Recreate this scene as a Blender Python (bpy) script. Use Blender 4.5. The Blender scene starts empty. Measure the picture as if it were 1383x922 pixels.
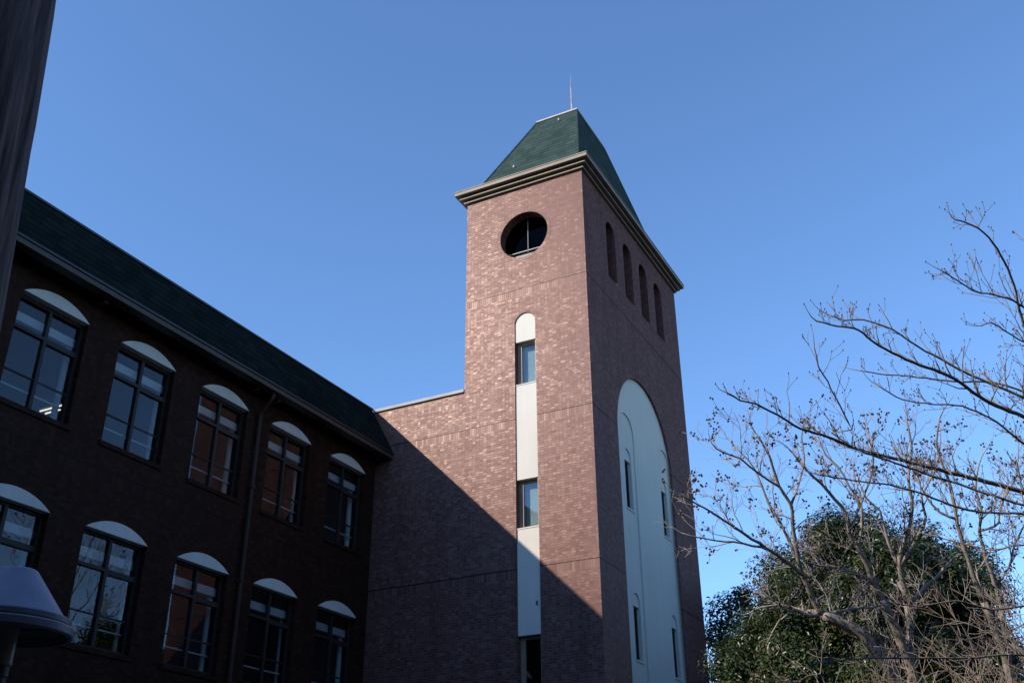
import bpy, bmesh, math, random
from mathutils import Vector, Matrix

# ------------------------------------------------------------------ camera, sky, sun, exposure
scene = bpy.context.scene
COL = scene.collection
cam_data = bpy.data.cameras.new("camera")
cam = bpy.data.objects.new("camera", cam_data)
COL.objects.link(cam)
scene.camera = cam
cam_data.sensor_width = 36.0
cam_data.lens = 36.0 * 1388.873 / 1383.0
cam_data.clip_start = 0.05
cam_data.clip_end = 2000.0
_f = Vector((-0.40489419, 0.78677245, 0.46588605))
_r = Vector((0.88761904, 0.46053501, -0.00632014))
_u = Vector((0.21952935, -0.41097034, 0.88482215))
_m = Matrix.Identity(4)
for i in range(3):
    _m[i][0] = _r[i]; _m[i][1] = _u[i]; _m[i][2] = -_f[i]
_m[2][3] = 1.6
cam.matrix_world = _m

SUN_DIR = Vector((-0.50, -0.72, 0.49)).normalized()
world = bpy.data.worlds.new("World")
scene.world = world
world.use_nodes = True
wn = world.node_tree
bg = wn.nodes["Background"]
sky = wn.nodes.new("ShaderNodeTexSky")
sky.sky_type = 'NISHITA'
sky.sun_disc = False
sky.sun_elevation = math.asin(SUN_DIR.z)
sky.sun_rotation = math.atan2(SUN_DIR.x, SUN_DIR.y)
sky.altitude = 0.0
sky.air_density = 1.0
sky.dust_density = 0.0
sky.ozone_density = 6.8
wn.links.new(sky.outputs[0], bg.inputs[0])
bg.inputs[1].default_value = 0.15
sun_data = bpy.data.lights.new("sun", 'SUN')
sun_data.energy = 2.9
sun_data.angle = math.radians(0.5)
sun_data.color = (1.0, 0.87, 0.74)
sun = bpy.data.objects.new("sun", sun_data)
sun.rotation_euler = SUN_DIR.to_track_quat('Z', 'Y').to_euler()
sun.location = SUN_DIR * 60
COL.objects.link(sun)
vs = scene.view_settings
vs.view_transform = 'Standard'
vs.look = 'None'
vs.exposure = 0.8
vs.gamma = 1.0
scene.cycles.max_bounces = 8
scene.cycles.transparent_max_bounces = 12

# ------------------------------------------------------------------ helpers
class MB:
    """collects polygons and links them as ONE mesh object"""
    def __init__(self):
        self.v = []; self.f = []
    def add(self, vs_, fs_):
        n = len(self.v)
        self.v.extend([tuple(p) for p in vs_])
        self.f.extend([tuple(i + n for i in f) for f in fs_])
    def box(self, x0, x1, y0, y1, z0, z1):
        self.add([(x0,y0,z0),(x1,y0,z0),(x1,y1,z0),(x0,y1,z0),(x0,y0,z1),(x1,y0,z1),(x1,y1,z1),(x0,y1,z1)],
                 [(0,3,2,1),(4,5,6,7),(0,1,5,4),(1,2,6,5),(2,3,7,6),(3,0,4,7)])
    def prism(self, poly, fn, a, b):
        """2D polygon extruded between a and b, mapped to space by fn(u, v, w)"""
        n = len(poly)
        pts = [fn(u, v, a) for u, v in poly] + [fn(u, v, b) for u, v in poly]
        fs_ = [tuple(range(n)), tuple(range(2*n-1, n-1, -1))]
        fs_ += [(i, i+n, (i+1) % n + n, (i+1) % n) for i in range(n)]
        self.add(pts, fs_)
    def plate(self, outline, holes, fn, a, b):
        """flat plate with holes, thickness a..b, mapped to space by fn(u, v, w)"""
        cu = bpy.data.curves.new("outline", 'CURVE')
        cu.dimensions = '2D'; cu.fill_mode = 'BOTH'; cu.extrude = 0.5
        for loop in [outline] + list(holes):
            s = cu.splines.new('POLY')
            s.points.add(len(loop) - 1)
            for p, (u, v) in zip(s.points, loop):
                p.co = (u, v, 0, 1)
            s.use_cyclic_u = True
        o = bpy.data.objects.new("outline", cu)
        COL.objects.link(o)
        dg = bpy.context.evaluated_depsgraph_get()
        dg.update()
        me = bpy.data.meshes.new_from_object(o.evaluated_get(dg))
        vs_ = [fn(v.co.x, v.co.y, a if v.co.z < 0 else b) for v in me.vertices]
        fs_ = [tuple(p.vertices) for p in me.polygons]
        self.add(vs_, fs_)
        bpy.data.objects.remove(o); bpy.data.curves.remove(cu); bpy.data.meshes.remove(me)
    def tube(self, pts, radii, n=6, cap=True):
        pts = [Vector(p) for p in pts]
        base = len(self.v)
        t0 = (pts[1] - pts[0]).normalized()
        ref = Vector((0, 0, 1)) if abs(t0.z) < 0.9 else Vector((1, 0, 0))
        nrm = t0.cross(ref).normalized()
        for i, p in enumerate(pts):
            if i == 0: t = t0
            elif i == len(pts) - 1: t = (pts[i] - pts[i-1])
            else: t = (pts[i+1] - pts[i-1])
            if t.length < 1e-9: t = t0
            t = t.normalized()
            nrm = nrm - t * nrm.dot(t)
            nrm = nrm.normalized() if nrm.length > 1e-6 else t.orthogonal().normalized()
            bi = t.cross(nrm)
            r = radii[i]
            for k in range(n):
                a = 2 * math.pi * k / n
                q = p + (nrm * math.cos(a) + bi * math.sin(a)) * r
                self.v.append((q.x, q.y, q.z))
        for i in range(len(pts) - 1):
            for k in range(n):
                a = base + i*n + k; b = base + i*n + (k+1) % n
                self.f.append((a, b, b + n, a + n))
        if cap:
            self.f.append(tuple(base + k for k in range(n-1, -1, -1)))
            e = base + (len(pts) - 1) * n
            self.f.append(tuple(e + k for k in range(n)))
    def lathe(self, prof, c, n=48):
        base = len(self.v)
        for r, z in prof:
            for k in range(n):
                a = 2 * math.pi * k / n
                self.v.append((c[0] + r*math.cos(a), c[1] + r*math.sin(a), c[2] + z))
        for i in range(len(prof) - 1):
            for k in range(n):
                a = base + i*n + k; b = base + i*n + (k+1) % n
                self.f.append((a, b, b + n, a + n))
    def octa(self, c, rx, rz, ax=None):
        x, y, z = c
        self.add([(x+rx,y,z),(x,y+rx,z),(x-rx,y,z),(x,y-rx,z),(x,y,z+rz),(x,y,z-rz)],
                 [(0,1,4),(1,2,4),(2,3,4),(3,0,4),(1,0,5),(2,1,5),(3,2,5),(0,3,5)])
    def build(self, name, mat, parent=None, smooth=False, recalc=True, bevel=0.0):
        me = bpy.data.meshes.new(name)
        org = Vector((0, 0, 0))
        q = parent
        while q is not None:
            org += q.location; q = q.parent
        me.from_pydata([(x-org.x, y-org.y, z-org.z) for x, y, z in self.v], [], self.f)
        if recalc:
            bm = bmesh.new(); bm.from_mesh(me)
            bmesh.ops.recalc_face_normals(bm, faces=bm.faces[:])
            bm.to_mesh(me); bm.free()
        if smooth:
            for p in me.polygons: p.use_smooth = True
        me.update()
        if mat: me.materials.append(mat)
        o = bpy.data.objects.new(name, me)
        COL.objects.link(o)
        if parent: o.parent = parent
        if bevel:
            b = o.modifiers.new("bevel", 'BEVEL'); b.width = bevel; b.segments = 2; b.limit_method = 'ANGLE'
        return o

def tag(o, label=None, cat=None, group=None, kind=None):
    if label: o["label"] = label
    if cat: o["category"] = cat
    if group: o["group"] = group
    if kind: o["kind"] = kind
    return o

def empty(name, loc, label=None, cat=None, group=None, parent=None):
    o = bpy.data.objects.new(name, None)
    o.empty_display_size = 0.3
    o.location = loc
    COL.objects.link(o)
    if parent: o.parent = parent
    return tag(o, label, cat, group)

def copy_tree(o, parent=None):
    c = o.copy(); COL.objects.link(c); c.parent = parent
    for ch in o.children: copy_tree(ch, c)
    return c

def arch(u0, u1, v0, vs_, n=24):
    """round-headed outline: bottom v0, springing line vs_"""
    r = (u1 - u0) / 2; c = (u0 + u1) / 2
    return [(u0, v0), (u1, v0)] + [(c + r*math.cos(math.pi*k/n), vs_ + r*math.sin(math.pi*k/n)) for k in range(n+1)]

def seg_arc(u0, u1, v, rise, n=18):
    """segmental arch from (u1, v) over to (u0, v)"""
    w = (u1-u0)/2; R = (w*w + rise*rise) / (2*rise); c = (u0+u1)/2; a = math.asin(w/R)
    return [(c + R*math.sin(a - 2*a*k/n), v + rise - R + R*math.cos(a - 2*a*k/n)) for k in range(n+1)]

def circle(u, v, r, n=48):
    return [(u + r*math.cos(2*math.pi*k/n), v + r*math.sin(2*math.pi*k/n)) for k in range(n)]

FRONT = lambda y: (lambda u, v, w: (u, y + w, v))        # wall facing -Y, depth grows with +Y
SIDE = lambda x: (lambda u, v, w: (x - w, u, v))         # wall facing +X, depth grows with -X

# ------------------------------------------------------------------ materials
class NT:
    def __init__(self, name):
        self.m = bpy.data.materials.new(name)
        self.m.use_nodes = True
        self.t = self.m.node_tree
        self.p = self.t.nodes["Principled BSDF"]
        self.out = self.t.nodes["Material Output"]
    def n(self, typ, **kw):
        nd = self.t.nodes.new(typ)
        for k, v in kw.items(): setattr(nd, k, v)
        return nd
    def l(self, a, b): self.t.links.new(a, b)
    def inp(self, nd, i, v):
        if hasattr(v, "links") or isinstance(v, bpy.types.NodeSocket): self.l(v, nd.inputs[i])
        else: nd.inputs[i].default_value = v
    def math(self, op, a, b=None, c=None):
        nd = self.n("ShaderNodeMath", operation=op)
        self.inp(nd, 0, a)
        if b is not None: self.inp(nd, 1, b)
        if c is not None: self.inp(nd, 2, c)
        return nd.outputs[0]
    def mixc(self, fac, a, b):
        nd = self.n("ShaderNodeMix", data_type='RGBA')
        self.inp(nd, 0, fac)
        self.inp(nd, 6, a if not isinstance(a, tuple) else (*a, 1))
        self.inp(nd, 7, b if not isinstance(b, tuple) else (*b, 1))
        return nd.outputs[2]
    def mixf(self, fac, a, b):
        nd = self.n("ShaderNodeMix", data_type='FLOAT')
        self.inp(nd, 0, fac); self.inp(nd, 2, a); self.inp(nd, 3, b)
        return nd.outputs[0]
    def comb(self, x, y, z):
        nd = self.n("ShaderNodeCombineXYZ")
        for i, v in enumerate((x, y, z)): self.inp(nd, i, v)
        return nd.outputs[0]
    def white(self, vec):
        nd = self.n("ShaderNodeTexWhiteNoise", noise_dimensions='3D')
        self.l(vec, nd.inputs[0]); return nd.outputs[0], nd.outputs[1]
    def noise(self, vec, scale, detail=3.0, rough=0.55):
        nd = self.n("ShaderNodeTexNoise")
        if vec is not None: self.l(vec, nd.inputs["Vector"])
        nd.inputs["Scale"].default_value = scale
        nd.inputs["Detail"].default_value = detail
        nd.inputs["Roughness"].default_value = rough
        return nd.outputs[0]
    def ramp(self, fac, stops):
        nd = self.n("ShaderNodeValToRGB")
        cr = nd.color_ramp
        while len(cr.elements) < len(stops): cr.elements.new(0.5)
        for e, (p, c) in zip(cr.elements, stops):
            e.position = p; e.color = (*c, 1)
        self.l(fac, nd.inputs[0]); return nd.outputs[0]
    def step(self, v, a, b):
        """1 where a < v < b"""
        return self.math('MULTIPLY', self.math('GREATER_THAN', v, a), self.math('LESS_THAN', v, b))

def plain(name, col, rough=0.6, var=0.12, scale=3.0, metal=0.0, spec=0.5, bump=0.0, stretch=(1,1,1)):
    k = NT(name)
    pos = k.n("ShaderNodeNewGeometry").outputs["Position"]
    mp = k.n("ShaderNodeMapping"); k.l(pos, mp.inputs[0]); mp.inputs["Scale"].default_value = stretch
    nz = k.noise(mp.outputs[0], scale, 5.0)
    lo = tuple(c*(1-var*1.6) for c in col); hi = tuple(min(1, c*(1+var*1.6)) for c in col)
    k.l(k.ramp(nz, [(0.3, lo), (0.7, hi)]), k.p.inputs["Base Color"])
    k.p.inputs["Roughness"].default_value = rough
    k.p.inputs["Metallic"].default_value = metal
    k.p.inputs["Specular IOR Level"].default_value = spec
    if bump:
        b = k.n("ShaderNodeBump"); b.inputs["Strength"].default_value = bump; b.inputs["Distance"].default_value = 0.02
        k.l(k.noise(mp.outputs[0], scale*9, 3.0), b.inputs["Height"]); k.l(b.outputs[0], k.p.inputs["Normal"])
    return k.m

def uv_of(k):
    g = k.n("ShaderNodeNewGeometry")
    sp = k.n("ShaderNodeSeparateXYZ"); k.l(g.outputs["Position"], sp.inputs[0])
    sn = k.n("ShaderNodeSeparateXYZ"); k.l(g.outputs["True Normal"], sn.inputs[0])
    side = k.math('GREATER_THAN', k.math('ABSOLUTE', sn.outputs[0]), 0.5)
    u = k.mixf(side, sp.outputs[0], sp.outputs[1])
    return g, u, sp.outputs[2], sn

def brick_material(name, bands, cols, mortar, tilt=0.032, rough=(0.36, 0.48), spec=0.035):
    """glazed brick tiles in Flemish bond with soldier courses under the joints at the given heights"""
    k = NT(name)
    g, u, z, sn = uv_of(k)
    H = 0.0675; P = 0.225; hs = 0.62
    row = k.math('FLOOR', k.math('DIVIDE', z, H))
    fz = k.math('FRACT', k.math('DIVIDE', z, H))
    uu = k.math('ADD', k.math('DIVIDE', u, P), k.math('MULTIPLY', k.math('MODULO', k.math('ABSOLUTE', row), 2.0), 0.5))
    cell = k.math('FLOOR', uu); ft = k.math('FRACT', uu)
    head = k.math('GREATER_THAN', ft, hs)
    lt = k.math('SUBTRACT', ft, k.math('MULTIPLY', head, hs))
    idu = k.math('ADD', k.math('MULTIPLY', cell, 2.0), head)
    mort = k.math('MAXIMUM', k.math('LESS_THAN', lt, 0.027), k.math('LESS_THAN', fz, 0.13))
    # soldier course
    if bands:
        sm = None; jm = None
        for b in bands:
            s = k.step(z, b - 0.20, b); j = k.step(z, b, b + 0.028)
            sm = s if sm is None else k.math('MAXIMUM', sm, s)
            jm = j if jm is None else k.math('MAXIMUM', jm, j)
        su = k.math('DIVIDE', u, 0.0675)
        smort = k.math('LESS_THAN', k.math('FRACT', su), 0.13)
        mort = k.mixf(sm, mort, smort)
        idu = k.mixf(sm, idu, k.math('FLOOR', su))
        row = k.mixf(sm, row, -7.0)
    val, colr = k.white(k.comb(idu, row, 0.37))
    val2, _ = k.white(k.comb(idu, row, 5.11))
    pos = g.outputs["Position"]
    big = k.noise(pos, 0.9, 3.0)
    shade = k.math('ADD', val, k.math('MULTIPLY', k.math('SUBTRACT', big, 0.5), 0.5))
    base = k.ramp(shade, [(0.0, cols[0]), (0.33, cols[1]), (0.72, cols[2]), (1.0, cols[3])])
    grain = k.noise(pos, 45.0, 2.0)
    base = k.mixc(k.math('MULTIPLY', grain, 0.35), base, tuple(c*0.55 for c in cols[1]))
    base = k.mixc(mort, base, mortar)
    ms = k.n('ShaderNodeMapping'); k.l(pos, ms.inputs[0]); ms.inputs['Scale'].default_value = (2.2, 2.2, 0.16)
    stn = k.noise(ms.outputs[0], 1.3, 4.0, 0.6)
    stn = k.math('MULTIPLY', k.math('MAXIMUM', k.math('SUBTRACT', stn, 0.5), 0.0), 1.6)
    base = k.mixc(stn, base, tuple(c*0.55 for c in cols[0]))
    if bands: base = k.mixc(jm, base, (0.012, 0.01, 0.01))
    k.l(base, k.p.inputs["Base Color"])
    rg = k.mixf(val2, rough[0], rough[1])
    k.l(k.mixf(mort, rg, 0.9), k.p.inputs["Roughness"])
    k.p.inputs["Specular IOR Level"].default_value = 0.0
    # each tile sits at its own tiny tilt, so single tiles catch the sun
    vm = k.n("ShaderNodeVectorMath", operation='SUBTRACT'); k.l(colr, vm.inputs[0]); vm.inputs[1].default_value = (0.5,)*3
    sc = k.n("ShaderNodeVectorMath", operation='SCALE'); k.l(vm.outputs[0], sc.inputs[0]); sc.inputs["Scale"].default_value = tilt * 2
    bmp = k.n("ShaderNodeBump"); bmp.inputs["Strength"].default_value = 0.25; bmp.inputs["Distance"].default_value = 0.006
    k.l(k.math('SUBTRACT', k.math('MULTIPLY', grain, 0.4), mort), bmp.inputs["Height"])
    ad = k.n("ShaderNodeVectorMath", operation='ADD'); k.l(bmp.outputs[0], ad.inputs[0]); k.l(sc.outputs[0], ad.inputs[1])
    nm = k.n("ShaderNodeVectorMath", operation='NORMALIZE'); k.l(ad.outputs[0], nm.inputs[0])
    k.l(nm.outputs[0], k.p.inputs["Normal"])
    gz = k.n("ShaderNodeBsdfGlossy"); gz.inputs[0].default_value = (1.0, 0.8, 0.73, 1)
    k.l(rg, gz.inputs["Roughness"]); k.l(nm.outputs[0], gz.inputs["Normal"])
    mx = k.n("ShaderNodeMixShader")
    k.l(k.math('MULTIPLY', k.math('SUBTRACT', 1.0, mort), spec), mx.inputs[0])
    k.l(k.p.outputs[0], mx.inputs[1]); k.l(gz.outputs[0], mx.inputs[2]); k.l(mx.outputs[0], k.out.inputs[0])
    return k.m

def slate_material(name, cols, H=0.22, W=0.3):
    k = NT(name)
    g, u, z, sn = uv_of(k)
    row = k.math('FLOOR', k.math('DIVIDE', z, H)); fz = k.math('FRACT', k.math('DIVIDE', z, H))
    uu = k.math('ADD', k.math('DIVIDE', u, W), k.math('MULTIPLY', k.math('MODULO', k.math('ABSOLUTE', row), 2.0), 0.5))
    ln = k.math('MAXIMUM', k.math('LESS_THAN', fz, 0.12), k.math('MULTIPLY', k.math('LESS_THAN', k.math('FRACT', uu), 0.03), 0.6))
    val, colr = k.white(k.comb(k.math('FLOOR', uu), row, 1.7))
    big = k.noise(g.outputs["Position"], 0.7, 4.0)
    s = k.math('ADD', k.math('MULTIPLY', val, 0.5), k.math('MULTIPLY', big, 0.5))
    base = k.ramp(s, [(0.1, cols[0]), (0.5, cols[1]), (0.9, cols[2])])
    base = k.mixc(k.math('MULTIPLY', ln, 0.75), base, tuple(c*0.3 for c in cols[0]))
    k.l(base, k.p.inputs["Base Color"])
    k.p.inputs["Roughness"].default_value = 0.7
    k.p.inputs["Specular IOR Level"].default_value = 0.0
    b = k.n("ShaderNodeBump"); b.inputs["Strength"].default_value = 0.6; b.inputs["Distance"].default_value = 0.01
    k.l(k.math('SUBTRACT', 1.0, fz), b.inputs["Height"]); k.l(b.outputs[0], k.p.inputs["Normal"])
    return k.m

def stucco_material(name, col, streak=0.25):
    k = NT(name)
    pos = k.n("ShaderNodeNewGeometry").outputs["Position"]
    mp = k.n("ShaderNodeMapping"); k.l(pos, mp.inputs[0]); mp.inputs["Scale"].default_value = (5, 5, 0.25)
    st = k.noise(mp.outputs[0], 1.2, 5.0, 0.65)
    bl = k.noise(pos, 0.8, 4.0)
    f = k.math('MULTIPLY', k.math('MULTIPLY', st, bl), streak * 3)
    base = k.mixc(f, col, tuple(c*0.62 for c in col))
    k.l(base, k.p.inputs["Base Color"])
    k.p.inputs["Roughness"].default_value = 0.85
    b = k.n("ShaderNodeBump"); b.inputs["Strength"].default_value = 0.3; b.inputs["Distance"].default_value = 0.004
    k.l(k.noise(pos, 60.0, 4.0), b.inputs["Height"]); k.l(b.outputs[0], k.p.inputs["Normal"])
    return k.m

def glass_material(name, tint, ior, wavy=0.0005):
    k = NT(name)
    k.t.nodes.remove(k.p)
    tr = k.n("ShaderNodeBsdfTransparent"); tr.inputs[0].default_value = (*tint, 1)
    gl = k.n("ShaderNodeBsdfGlossy"); gl.inputs["Roughness"].default_value = 0.0; gl.inputs[0].default_value = (0.95, 0.97, 1, 1)
    g_ = k.n("ShaderNodeNewGeometry"); pos = g_.outputs["Position"]
    dt = k.n("ShaderNodeVectorMath", operation='DOT_PRODUCT')
    k.l(g_.outputs["Incoming"], dt.inputs[0]); k.l(g_.outputs["True Normal"], dt.inputs[1])
    f0 = ((ior - 1) / (ior + 1)) ** 2
    cs = k.math('SUBTRACT', 1.0, k.math('ABSOLUTE', dt.outputs["Value"]))
    fac = k.math('MULTIPLY_ADD', k.math('POWER', cs, 5.0), 1 - f0, f0)
    b = k.n("ShaderNodeBump"); b.inputs["Strength"].default_value = 1.0; b.inputs["Distance"].default_value = wavy
    k.l(k.noise(pos, 2.5, 1.0), b.inputs["Height"])
    k.l(b.outputs[0], gl.inputs["Normal"])
    mx = k.n("ShaderNodeMixShader")
    k.l(fac, mx.inputs[0]); k.l(tr.outputs[0], mx.inputs[1]); k.l(gl.outputs[0], mx.inputs[2])
    k.l(mx.outputs[0], k.out.inputs[0])
    return k.m

def leaf_material(name, stops, rough=0.35, trans=0.25):
    k = NT(name)
    g = k.n("ShaderNodeNewGeometry")
    c = k.ramp(g.outputs["Random Per Island"], stops)
    k.l(c, k.p.inputs["Base Color"])
    k.p.inputs["Roughness"].default_value = rough
    tl = k.n("ShaderNodeBsdfTranslucent"); k.l(c, tl.inputs[0])
    mx = k.n("ShaderNodeMixShader"); mx.inputs[0].default_value = trans
    k.l(k.p.outputs[0], mx.inputs[1]); k.l(tl.outputs[0], mx.inputs[2]); k.l(mx.outputs[0], k.out.inputs[0])
    return k.m

def bark_material(name, dark, light, stretch=(1, 1, 0.15), scale=14.0, bump=0.8):
    k = NT(name)
    pos = k.n("ShaderNodeNewGeometry").outputs["Position"]
    mp = k.n("ShaderNodeMapping"); k.l(pos, mp.inputs[0]); mp.inputs["Scale"].default_value = stretch
    nz = k.noise(mp.outputs[0], scale, 6.0, 0.65)
    k.l(k.ramp(nz, [(0.32, dark), (0.68, light)]), k.p.inputs["Base Color"])
    k.p.inputs["Roughness"].default_value = 0.85
    b = k.n("ShaderNodeBump"); b.inputs["Strength"].default_value = bump; b.inputs["Distance"].default_value = 0.02
    k.l(nz, b.inputs["Height"]); k.l(b.outputs[0], k.p.inputs["Normal"])
    return k.m

def lit_material(name, col, strength):
    k = NT(name)
    k.p.inputs["Emission Color"].default_value = (*col, 1)
    k.p.inputs["Emission Strength"].default_value = strength
    return k.m

BANDS = [8.49, 12.55, 16.52]
BR = [(0.09, 0.034, 0.03), (0.122, 0.048, 0.042), (0.148, 0.063, 0.055), (0.19, 0.098, 0.085)]
M = {
 'brick': brick_material("glazed_red_brick", BANDS, BR, (0.2, 0.135, 0.12)),
 'brick_wing': brick_material("wing_brick_shaded", [8.86], [(0.024, 0.0105, 0.007), (0.031, 0.013, 0.0085), (0.037, 0.0155, 0.0105), (0.05, 0.023, 0.016)], (0.036, 0.021, 0.015), spec=0.006),  # red brick darkened, the wing's shade put into its colour
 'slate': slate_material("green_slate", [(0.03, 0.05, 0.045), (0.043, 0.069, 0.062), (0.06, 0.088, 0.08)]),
 'slate_shaded': slate_material("shaded_green_slate", [(0.008, 0.012, 0.0115), (0.012, 0.0175, 0.0165), (0.018, 0.024, 0.023)], H=0.2),  # darker copy of the slate, shade on the wing roof put into the colour
 'stucco': stucco_material("white_stucco", (0.71, 0.675, 0.585), 0.3),
 'stucco_side': stucco_material("weathered_white_stucco", (0.66, 0.65, 0.57), 0.34),
 'cornice': plain("painted_cornice", (0.24, 0.195, 0.145), 0.6, 0.14, 1.5, stretch=(1,1,3)),
 'coping': plain("concrete_coping", (0.4, 0.38, 0.35), 0.7, 0.1, 2.0),
 'lintel': stucco_material("white_lintel", (0.74, 0.7, 0.61), 0.5),
 'bronze': plain("bronze_frame", (0.03, 0.022, 0.018), 0.5, 0.1, 6.0, spec=0.25),
 'bronze_light': plain("tan_bronze_frame", (0.24, 0.17, 0.12), 0.45, 0.1, 6.0),
 'gutter': plain("brown_gutter", (0.055, 0.041, 0.029), 0.55, 0.12, 3.0),
 'pipe': plain("brown_pipe", (0.05, 0.028, 0.02), 0.6, 0.1, 4.0, spec=0.2),
 'dark_metal': plain("dark_metal", (0.04, 0.04, 0.042), 0.4, 0.1, 5.0, metal=0.5),
 'cap': plain("grey_metal_cap", (0.3, 0.28, 0.27), 0.5, 0.1, 3.0, metal=0.2),
 'rod': plain("rusty_white_rod", (0.5, 0.4, 0.37), 0.5, 0.35, 2.2),
 'glass': glass_material("window_glass", (0.78, 0.8, 0.8), 1.46),
 'glass_round': glass_material("dark_round_glass", (0.45, 0.45, 0.45), 1.12),  # darker tint and weaker mirroring than the other panes
 'blind_grey': plain("grey_blind", (0.6, 0.64, 0.65), 0.7, 0.06, 2.0),
 'glass_tower': glass_material("tower_glass", (0.74, 0.8, 0.8), 1.75),
 'blind': plain("white_blind_box", (0.75, 0.75, 0.74), 0.6, 0.04, 2.0),
 'curtain': plain("white_curtain", (0.78, 0.78, 0.74), 0.8, 0.06, 3.0, stretch=(12,12,0.3)),
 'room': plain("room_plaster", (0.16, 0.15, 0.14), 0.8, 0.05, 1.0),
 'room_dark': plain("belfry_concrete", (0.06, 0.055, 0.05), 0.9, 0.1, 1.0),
 'tube': lit_material("lamp_tube", (1.0, 0.95, 0.8), 0.9),
 'lamp': plain("blue_grey_lamp_paint", (0.31, 0.29, 0.36), 0.4, 0.08, 8.0),
 'lamp_rim': plain("grey_lamp_rim", (0.17, 0.16, 0.17), 0.4, 0.1, 8.0),
 'lamp_post': plain("pale_lamp_post", (0.3, 0.29, 0.27), 0.4, 0.1, 8.0),
 'dark_post': plain("dark_post_paint", (0.03, 0.028, 0.026), 0.5, 0.1, 8.0),
 'opal': plain("opal_glass_tube", (0.35, 0.35, 0.33), 0.2, 0.05, 8.0),
 'bark_near': bark_material("dark_grey_bark", (0.1, 0.085, 0.072), (0.34, 0.3, 0.25), (1,1,1), 22.0),
 'bark_far': bark_material("pale_grey_bark", (0.16, 0.14, 0.11), (0.38, 0.34, 0.28), (1,1,0.6), 9.0),
 'twig_near': plain("grey_twig", (0.29, 0.25, 0.22), 0.7, 0.2, 6.0),
 'twig_far': plain("pale_twig", (0.36, 0.31, 0.265), 0.75, 0.2, 5.0),
 'twig_shrub': plain("brown_twig", (0.25, 0.205, 0.165), 0.75, 0.2, 5.0),
 'pod': plain("dark_seed_pod", (0.045, 0.026, 0.024), 0.7, 0.2, 9.0),
 'bark_old': bark_material("fibrous_bark", (0.04, 0.021, 0.016), (0.34, 0.215, 0.165), (1,1,0.05), 24.0, 1.0),
 'bark_ever': bark_material("evergreen_bark", (0.05, 0.04, 0.03), (0.13, 0.11, 0.09)),
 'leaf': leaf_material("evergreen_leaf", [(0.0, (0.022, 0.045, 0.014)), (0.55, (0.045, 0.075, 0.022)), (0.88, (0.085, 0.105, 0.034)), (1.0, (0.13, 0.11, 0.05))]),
 'leaf_shaded': leaf_material("shaded_evergreen_leaf", [(0.0, (0.016, 0.03, 0.014)), (0.6, (0.03, 0.05, 0.02)), (1.0, (0.06, 0.07, 0.03))]),  # darker leaf copy, the tower's shadow put into the colour
 'leaf_yellow': leaf_material("yellow_green_leaf", [(0.0, (0.08, 0.1, 0.02)), (1.0, (0.2, 0.19, 0.04))]),
 'ground': plain("trodden_earth", (0.07, 0.055, 0.042), 0.95, 0.25, 0.6, bump=0.5),
 'paving': brick_material("court_paving", [], [(0.08,0.06,0.055),(0.1,0.08,0.07),(0.12,0.1,0.09),(0.15,0.12,0.11)], (0.08,0.07,0.065), tilt=0.01),
}

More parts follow.
